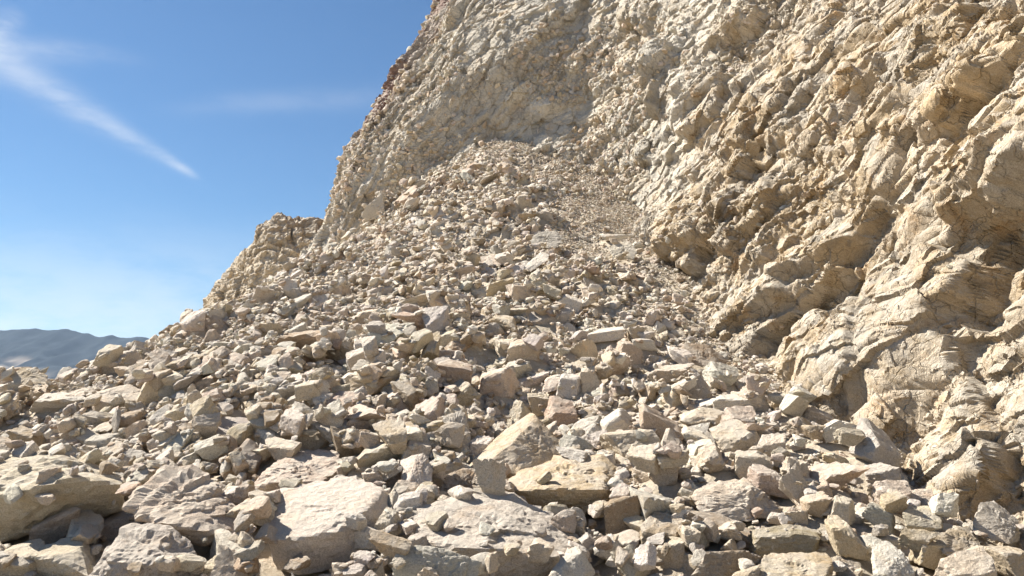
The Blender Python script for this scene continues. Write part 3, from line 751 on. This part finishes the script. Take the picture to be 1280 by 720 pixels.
        D = D + .95 * am * along * (up + dn)
    # (x,y,rx,ry, amplitude)  negative: hollow
    for (x, y, r, am, pw) in [(1100, 432, .85, .75, 2.2), (1145, 470, .45, .45, 2.5), (1245, 268, .8, -.75, 2.5), (978, 248, .45, -.5, 2.5), (1158, 345, .45, -.5, 2.5), (1235, 455, .9, -.8, 2), (1195, 370, .4, .4, 2.5), (1210, 490, .4, .45, 3), (835, 95, .8, .4, 2.2), (868, 118, .45, -.5, 2.5), (1120, 540, .9, -.5, 2),
                              (805, 255, .6, .35, 2.5), (1070, 410, .3, .3, 3), (1250, 590, 1.0, .35, 2)]:
        k = wall_at(x, y); rr = np.hypot(u - u[k], vv - vv[k]) / r
        D = D + .6 * am * np.exp(-rr ** pw * 1.2)
    # jointed blocks: flat-faced prisms standing out of the face or broken out of it, biggest first
    Dg = D.reshape(NU, NV); D0 = Dg.copy(); ag = a.reshape(NU, NV); bg = b.reshape(NU, NV); backg = back.reshape(NU, NV); shade = np.zeros((NU, NV)); okg = ((qx > -90) & (qx < 1450) & (qy > -120) & (qy < 800)).reshape(NU, NV)
    cell = (np.gradient(B0, axis=0) ** 2).sum(-1) ** .5 * (np.gradient(B0, axis=1) ** 2).sum(-1) ** .5
    dens = (cell * okg * (qd.reshape(NU, NV) / 14) ** -.7 * (1 - .35 * backg)).ravel(); dens /= dens.sum()
    nb = 7000
    ks = RNG.choice(NU * NV, nb, p=dens); szs = np.sort(np.minimum(.085 * (1 - RNG.random(nb)) ** -.60, .95))[::-1]
    fixed = [(1235, 460, 1.0, 1, .5, -1), (1120, 548, 1.0, 1, .45, -1), (1290, 480, .8, 1, .6, -1), (1095, 445, .95, 1, .8, 1), (1148, 478, .4, 1, .9, 1), (1020, 378, 1.0, 1, .3, 1), (888, 130, .95, 1, .3, 1), (1160, 348, .4, 1, .9, -1), (1205, 375, .45, 1, .9, 1), (1212, 492, .42, 1, .9, 1), (1045, 480, .4, 1, .8, 1), (1078, 506, .4, 1, .7, 1),
             (1150, 590, .8, 1, .9, 1), (1018, 432, .36, 1, .7, 1), (812, 270, .7, 1, .8, 1), (975, 305, .9, 1, .35, 1), (1000, 128, .7, 1, .35, 1), (1130, 165, 1.1, 1, .35, 1), (1180, 75, .9, 1, .3, 1), (1245, 268, .9, 1, .6, -1), (840, 90, .6, 1, .5, 1), (1245, 540, .6, 1, .6, 1), (978, 248, .5, 1, .8, -1)]
    jobs = [(int(k), float(sz) * (1 - .25 * back[k]), 1.0, random.uniform(.16, .5), 1 if random.random() < .74 else -1) for k, sz in zip(ks, szs)]
    nbig = int((szs > .5).sum())
    jobs = jobs[:nbig] + [(wall_at(x, y), sz, p_, q_, sg * 2) for x, y, sz, p_, q_, sg in fixed] + jobs[nbig:]
    for (k, sz, pa, pb, sg) in jobs:
        iu, iv = divmod(k, NV); ext = sz * 2.0
        i0, i1 = np.searchsorted(fu, fu[iu] - ext), np.searchsorted(fu, fu[iu] + ext)
        j0, j1 = np.searchsorted(v[iu], v[iu, iv] - ext), np.searchsorted(v[iu], v[iu, iv] + ext)
        if i1 - i0 < 3 or j1 - j0 < 3: continue
        rot = random.gauss(0, .2); cr, sr = math.cos(rot), math.sin(rot)
        x = ag[i0:i1, j0:j1] - ag[iu, iv]; y = bg[i0:i1, j0:j1] - bg[iu, iv]; x, y = x * cr + y * sr, y * cr - x * sr
        h0 = sz * (random.uniform(.10, .28) if abs(sg) == 1 else .24)
        top = h0 * .5 + x * random.gauss(0, .22) + y * (random.gauss(.36, .25) if sg > 0 else random.gauss(-.1, .3))
        ns = random.randint(5, 8); th0 = random.uniform(0, 6.28)
        for q_ in range(ns):
            th = th0 + 6.283 * (q_ + random.uniform(-.3, .3)) / ns; c_, s_ = math.cos(th), math.sin(th)
            L_ = sz * random.uniform(.75, 1.1) * (pa * abs(c_) + pb * abs(s_)); sl = random.uniform(.8, 1.8) if s_ > 0 else random.uniform(.4, 1.2)
            top = np.minimum(top, h0 * .5 + sl * (L_ - (x * c_ + y * s_)))
        ref = Dg[iu, iv]; sub = Dg[i0:i1, j0:j1]
        hard = top > -h0 * .5
        m = hard & ((ref + top > sub) if sg > 0 else (ref - top < sub))
        if sg > 0: sub[m] = (ref + top)[m]
        else: sub[m] = np.maximum((ref - top)[m], sub[m] - h0)
        shade[i0:i1, j0:j1][m] = random.random()
    def box(x, n):
        for ax in (0, 1):
            p = np.concatenate([np.repeat(x.take([0], ax), n, ax), x, np.repeat(x.take([-1], ax), n, ax)], ax); c = np.cumsum(p, ax)
            c = np.concatenate([np.zeros_like(c.take([0], ax)), c], ax); w = 2 * n + 1
            x = (c.take(range(w, c.shape[ax]), ax) - c.take(range(0, c.shape[ax] - w), ax)) / w
        return x
    e_ = Dg - D0; Dg = D0 + .6 * np.tanh(e_ / .6)                # no block stands out much farther than the next
    du_ = np.linalg.norm(np.gradient(B0, axis=0), axis=-1) + 1e-6; dv_ = np.linalg.norm(np.gradient(B0, axis=1), axis=-1) + 1e-6
    for n_ in (2, 1):                                              # crumble the edges of the steepest steps
        sl_ = np.hypot(np.gradient(Dg, axis=0) / du_, np.gradient(Dg, axis=1) / dv_); w_ = box(sstep(sl_, 1.3, 2.8), 1)
        Dg = Dg * (1 - w_) + box(box(Dg, n_), n_) * w_
    D = Dg.ravel(); shade = shade.ravel()
    V = P0 + Nn.reshape(-1, 3) * D[:, None]
    e1 = unit(np.array([.12, -.72, .62])); e3 = unit(np.cross(e1, [1, 0, 0])); e2 = np.cross(e3, e1)
    q = np.stack([V @ e1, V @ e2, V @ e3], 1) + .12 * np.stack([fbm3(V * 1.1, 2, 7), fbm3(V * 1.1, 2, 17), fbm3(V * 1.1, 2, 27)], 1)
    def normals(V):
        g = V.reshape(NU, NV, 3); n = np.cross(np.gradient(g, axis=0), np.gradient(g, axis=1)).reshape(-1, 3)
        n = n * np.sign((n * Nn.reshape(-1, 3)).sum(1))[:, None]
        n = n / (np.linalg.norm(n, axis=1)[:, None] + 1e-12); g = n.reshape(NU, NV, 3).copy()
        g[1:-1] = (g[1:-1] * 2 + g[2:] + g[:-2]); g[:, 1:-1] = (g[:, 1:-1] * 2 + g[:, 2:] + g[:, :-2]); return unit(g.reshape(-1, 3) + 1e-9)
    V = V + normals(V) * (.085 * facet3(q / np.array([1.0, .55, .5]), 601) + (.022 + .032 * rub) * facet3(q / np.array([.44, .27, .25]), 621) + .03 * fbm3(V * 1.3, 2, 671))[:, None]
    rr = .24 + .62 * np.clip(rub * .9 + .4 * back, 0, 1)
    V = V + normals(V) * (rr * (.026 * facet3(V / np.array([.17, .15, .14]), 641) + .012 * facet3(V / .08, 651)) + .018 * rr * fbm3(V * 5, 4, 661))[:, None]
    # albedo: buff on the right wall, paler and greyer at the back, dark red-brown skin at the far left edge
    warm = np.array([.505, .42, .31]); pal = np.array([.55, .51, .435]); och = np.array([.46, .35, .215]); gre = np.array([.42, .385, .33])
    t1 = warm * (1 - back[:, None]) + pal * back[:, None]
    m = cellmix[:, 0:1]; wo = (1 - .6 * back)[:, None]; T = np.where(m > .78, t1 + .65 * wo * (och - t1), t1)
    m2 = cellmix[:, 1:2]; T = np.where(m2 > .80, T + .5 * wo * (och - T), T); T = np.where(m2 < .2, .45 * T + .55 * gre, T)
    T = T * (.86 + .26 * cellmix[:, 2:3]) * (1 + .10 * fbm2(u * .5, vv * .5, 3, 71))[:, None]
    T = np.where((shade > .80)[:, None], T + .45 * wo * (och - T), T) * (.92 + .16 * ((shade * 7.3) % 1))[:, None]
    mar = sstep(u + .9 * fbm2(u * .8, vv * .8, 3, 44), s[13] - .6, s[14] + .4) * sstep(vv, 3.5, 6)
    T = T * (1 - mar[:, None]) + np.array([.20, .125, .105]) * mar[:, None]
    idx = np.arange(NU * NV).reshape(NU, NV)
    Q = np.stack([idx[:-1, :-1], idx[1:, :-1], idx[1:, 1:], idx[:-1, 1:]], -1).reshape(-1, 4)
    o = mesh_np('cliff', V, Q, M_CLIFF, T, False)
    o['kind'] = 'structure'
    # stones still lodged in the face
    NG = normals(V)
    vis = (qx > -60) & (qx < 1400) & (qy > -60) & (qy < 740)
    pr = np.where(vis, (.10 + .9 * rub) * (.5 + .5 * back) , 0) * np.linalg.norm(np.gradient(B0, axis=0), axis=-1).ravel() * qd
    pr /= pr.sum()
    ks = RNG.choice(len(u), 20000, p=pr)
    lodged = []
    for k in ks:
        sz = qd[k] * .0013 * (1 + 2.8 * random.random() ** 4)
        Rm = axis_rot(np.array([random.gauss(0, 1) for _ in range(3)]) + 1e-6, random.uniform(0, 3.1))
        rad = np.array([sz, sz * random.uniform(.6, .95), sz * random.uniform(.4, .8)])
        lodged.append((dict(loc=V[k] - NG[k] * sz * .1, R=Rm, rad=rad, col=random.choice(['cream'] * 6 + ['white'] * 3 + ['grey'] * 2 + ['tan'] * 3), var=random.randrange(1000)), min(sz * 2 * F / qd[k], 15)))
    r = mass('cliff_debris', lodged, M_STUFF)
    r['kind'] = 'stuff'; r['label'] = 'broken stones still lodged all over the cliff face'; r['category'] = 'rubble'
cliff()

# ------------------------------------------------------------------ lower outcrop behind the slope
yo = 40.0
OP = [(250, 400, 1), (258, 372, 1), (285, 345, .4), (300, 328, 0), (316, 308, 0), (331, 279, .5), (345, 270, 1.5), (385, 268, 2), (440, 272, 2), (330, 300, -.8), (360, 330, -1.5), (300, 360, -1.2), (270, 400, -.8), (440, 330, 0),
      (240, 470, 0), (300, 470, -2.5), (440, 470, -2.5), (440, 470, 9), (440, 290, 9), (345, 280, 8), (250, 470, 9), (262, 380, 8)]
me, c, V = build_hull('rock_outcrop', [at(px, py, yo + dd) for px, py, dd in OP], 77, 7, .85, M_CLIFF, p=36)
q = V * .8
Vo = V + unit(V) * (.14 * facet3(V * .8, 3) + .09 * facet3(V * 1.9, 13) + .05 * facet3(V * 4.7, 23) + .03 * facet3(V * 9, 43) + .05 * fbm3(V * 1.5, 5, 33))[:, None]
bpy.data.meshes.remove(me)
tt = np.array([.50, .42, .31]) * (1 + .18 * fbm3(V * .9, 3, 4))[:, None]
topd = sstep((Vo + c)[:, 2] + .4 * fbm3(V, 3, 9), 9.0, 10.2)[:, None]; tt = tt * (1 - .4 * topd) + np.array([.22, .17, .13]) * .4 * topd
o = mesh_np('rock_outcrop', Vo, ico(7)[1], M_CLIFF, tt, False); o.location = c; o['kind'] = 'structure'

# ------------------------------------------------------------------ far mountain
def mountain():
    D0 = 4500.0
    sk = [(-500, 470), (-250, 440), (-60, 417), (0, 414), (22, 411), (60, 410), (85, 411.5), (105, 416), (118, 420), (140, 420), (185, 424), (250, 432), (340, 446), (500, 470), (700, 486)]
    xs = np.linspace(-4600, 400, 420); ys = np.linspace(D0 - 1500, D0 + 1800, 150)
    pxs = np.array([p[0] for p in sk]); el = np.array([(ray(*p)[2]) for p in sk])
    X, Y = np.meshgrid(xs, ys, indexing='ij')
    crest = np.interp(W / 2 + xs / D0 * F * 1.008, pxs, el) * D0 + 1.6
    crest = crest + 7 * fbm2(xs * .012, xs * 0, 4, 6)
    t = (Y - D0)
    prof = np.where(t < 0, np.clip(1 + t / 1500, 0, 1) ** 1.25, np.clip(1 - t / 1800, 0, 1))
    g = fbm2(X * .004 + .3 * fbm2(X * .002, Y * .002, 2, 1), Y * .0016, 5, 8)
    Z = -45 + (crest[:, None] + 45) * prof * (1 - .22 * np.abs(g) * np.clip(-t / 500, 0, 1)) + 18 * fbm2(X * .004, Y * .004, 3, 15) * np.clip(-t / 900, 0, 1)
    nu, nv = X.shape; idx = np.arange(nu * nv).reshape(nu, nv)
    Q = np.stack([idx[:-1, :-1], idx[1:, :-1], idx[1:, 1:], idx[:-1, 1:]], -1).reshape(-1, 4)
    V = np.stack([X, Y, Z], -1).reshape(-1, 3)
    n = fbm2(V[:, 0] * .006, V[:, 1] * .006, 4, 55)
    pale = sstep(n * .5 + np.interp(V[:, 2], [-40, 70, 150, 215], [.52, .48, .27, -.6]), .25, .75)[:, None]
    T = np.array([.030, .036, .040]) * (1 + .3 * fbm2(V[:, 0] * .02, V[:, 1] * .02, 3, 5))[:, None] * (1 - pale) + np.array([.30, .25, .20]) * pale
    k = NT('scrub_mountain'); a = k.n('ShaderNodeAttribute', attribute_name='tint'); b = k.n('ShaderNodeBsdfPrincipled')
    k.link(a.outputs['Color'], b.inputs['Base Color']); b.inputs['Roughness'].default_value = 1; b.inputs['Specular IOR Level'].default_value = 0
    oo = k.n('ShaderNodeOutputMaterial'); k.link(b.outputs[0], oo.inputs[0])
    o = mesh_np('mountain', V, Q, k.m, T); o['kind'] = 'structure'
mountain()

# ------------------------------------------------------------------ haze
hb = [(x, y, z) for x in (-8200, 8200) for y in (-8200, 8200) for z in (-75, 640)]
hf = [(0, 1, 3, 2), (4, 6, 7, 5), (0, 4, 5, 1), (2, 3, 7, 6), (0, 2, 6, 4), (1, 5, 7, 3)]
k = NT('air'); pv = k.n('ShaderNodeVolumePrincipled'); pv.inputs['Color'].default_value = (.55, .74, 1, 1); pv.inputs['Density'].default_value = .45e-4; pv.inputs['Anisotropy'].default_value = .2
oo = k.n('ShaderNodeOutputMaterial'); k.link(pv.outputs[0], oo.inputs['Volume'])
o = mesh_np('haze', hb, hf, k.m, smooth=False); o['kind'] = 'stuff'

# ------------------------------------------------------------------ light
SUN = unit(np.array([-.66, .30, .72]))
EL = math.asin(SUN[2]); ROT = math.atan2(SUN[0], SUN[1])
sd = bpy.data.lights.new('sun', 'SUN'); so = bpy.data.objects.new('sun', sd); C.objects.link(so)
sd.energy = 5.0; sd.angle = math.radians(.5); sd.color = (1, .945, .86)
so.rotation_euler = Vector((-SUN).tolist()).to_track_quat('-Z', 'Y').to_euler(); so.location = (-40, 10, 40)
wd = bpy.data.worlds.new('World'); SC.world = wd; wd.use_nodes = True
k = NT('w', wd)
sky = k.n('ShaderNodeTexSky', sky_type='NISHITA'); sky.sun_disc = False; sky.sun_elevation = EL; sky.sun_rotation = ROT
sky.air_density = 1.0; sky.dust_density = .3; sky.ozone_density = 3.0; sky.altitude = 300
tc = k.n('ShaderNodeTexCoord'); Dn = k.vmath('NORMALIZE', tc.outputs['Generated'])
def dirv(px, py): return unit(ray(px, py))
def streak(p, q, w0, w1, strength, t0=-.2, t1=1.0, seed=0.0, fade=.25):
    """ice cloud along the arc from one direction of the sky to another"""
    d1, d2 = dirv(*p), dirv(*q); n = unit(np.cross(d1, d2)); e = unit(np.cross(n, d1)); Ln = math.acos(float(d1 @ d2))
    t = k.math('DIVIDE', k.math('ARCTAN2', k.vmath('DOT_PRODUCT', Dn, tuple(e)), k.vmath('DOT_PRODUCT', Dn, tuple(d1))), Ln)
    off = k.vmath('DOT_PRODUCT', Dn, tuple(n))
    nz = k.n('ShaderNodeTexNoise'); nz.inputs['Scale'].default_value = 9; nz.inputs['Detail'].default_value = 6; nz.inputs['Roughness'].default_value = .6
    mp = k.n('ShaderNodeVectorMath', operation='ADD'); k.link(Dn, mp.inputs[0]); mp.inputs[1].default_value = (seed, seed * .7, 0); k.link(mp.outputs[0], nz.inputs['Vector'])
    off = k.math('ADD', off, k.math('MULTIPLY', k.math('SUBTRACT', nz.outputs['Fac'], .5), .014))
    wdt = k.n('ShaderNodeMapRange'); k.link(t, wdt.inputs[0]); wdt.inputs[1].default_value = 0; wdt.inputs[2].default_value = 1; wdt.inputs[3].default_value = w0; wdt.inputs[4].default_value = w1
    x = k.math('DIVIDE', off, wdt.outputs[0]); g = k.math('POWER', 2.718, k.math('MULTIPLY', k.math('MULTIPLY', x, x), -1.0))
    g = k.math('MULTIPLY', g, k.math('MULTIPLY', k.ramp(t, t0, t0 + fade), k.math('SUBTRACT', 1.0, k.ramp(t, t1 - fade, t1))))
    return k.math('MULTIPLY', g, strength)
c1 = streak((-30, 60), (248, 224), .019, .0035, .44, -1.2, 1.03, 1.0, .12)
c2 = streak((-60, 50), (150, 72), .014, .008, .26, -1, 1.3, 5.0, .7)
c3 = streak((200, 135), (460, 122), .009, .014, .13, -.1, 1.3, 9.0, .5)
c4 = streak((-40, 52), (40, 18), .014, .010, .45, -2, 1.0, 3.0, .4)
cs = k.math('ADD', k.math('ADD', c1, c2), k.math('ADD', c3, c4))
fn = k.n('ShaderNodeTexNoise'); mp = k.n('ShaderNodeMapping'); k.link(Dn, mp.inputs[0]); mp.inputs['Scale'].default_value = (1, 1, 3.2); k.link(mp.outputs[0], fn.inputs['Vector'])
fn.inputs['Scale'].default_value = 10; fn.inputs['Detail'].default_value = 8; fn.inputs['Roughness'].default_value = .62
cs = k.math('MULTIPLY', cs, k.ramp(fn.outputs['Fac'], .18, .66))
# thin veil of high cloud towards the horizon
sz = k.n('ShaderNodeSeparateXYZ'); k.link(Dn, sz.inputs[0])
veil = k.math('MULTIPLY', k.math('SUBTRACT', 1.0, k.ramp(sz.outputs[2], .0, .22)), k.math('MULTIPLY', k.ramp(fn.outputs['Fac'], .15, .65), .8))
cs = k.math('MINIMUM', k.math('ADD', cs, veil), .85)
skc = k.mix(cs, k.mix(1.0, sky.outputs[0], (.49, .70, .84, 1), 'MULTIPLY'), (7.2, 7.5, 7.9, 1))
bg = k.n('ShaderNodeBackground'); k.link(skc, bg.inputs[0]); bg.inputs[1].default_value = .05
oo = k.n('ShaderNodeOutputWorld'); k.link(bg.outputs[0], oo.inputs[0])

# ------------------------------------------------------------------ render settings
SC.render.engine = 'CYCLES'
SC.view_settings.view_transform = 'Standard'; SC.view_settings.look = 'None'; SC.view_settings.gamma = 1; SC.view_settings.use_curve_mapping = False
SC.view_settings.exposure = 1.36
SC.cycles.max_bounces = 5; SC.cycles.diffuse_bounces = 5; SC.cycles.volume_bounces = 0; SC.cycles.use_denoising = True; SC.cycles.denoiser = 'OPENIMAGEDENOISE'; SC.cycles.denoising_input_passes = 'RGB_ALBEDO_NORMAL'; SC.cycles.denoising_prefilter = 'ACCURATE'
SC.cycles.caustics_reflective = False; SC.cycles.caustics_refractive = False
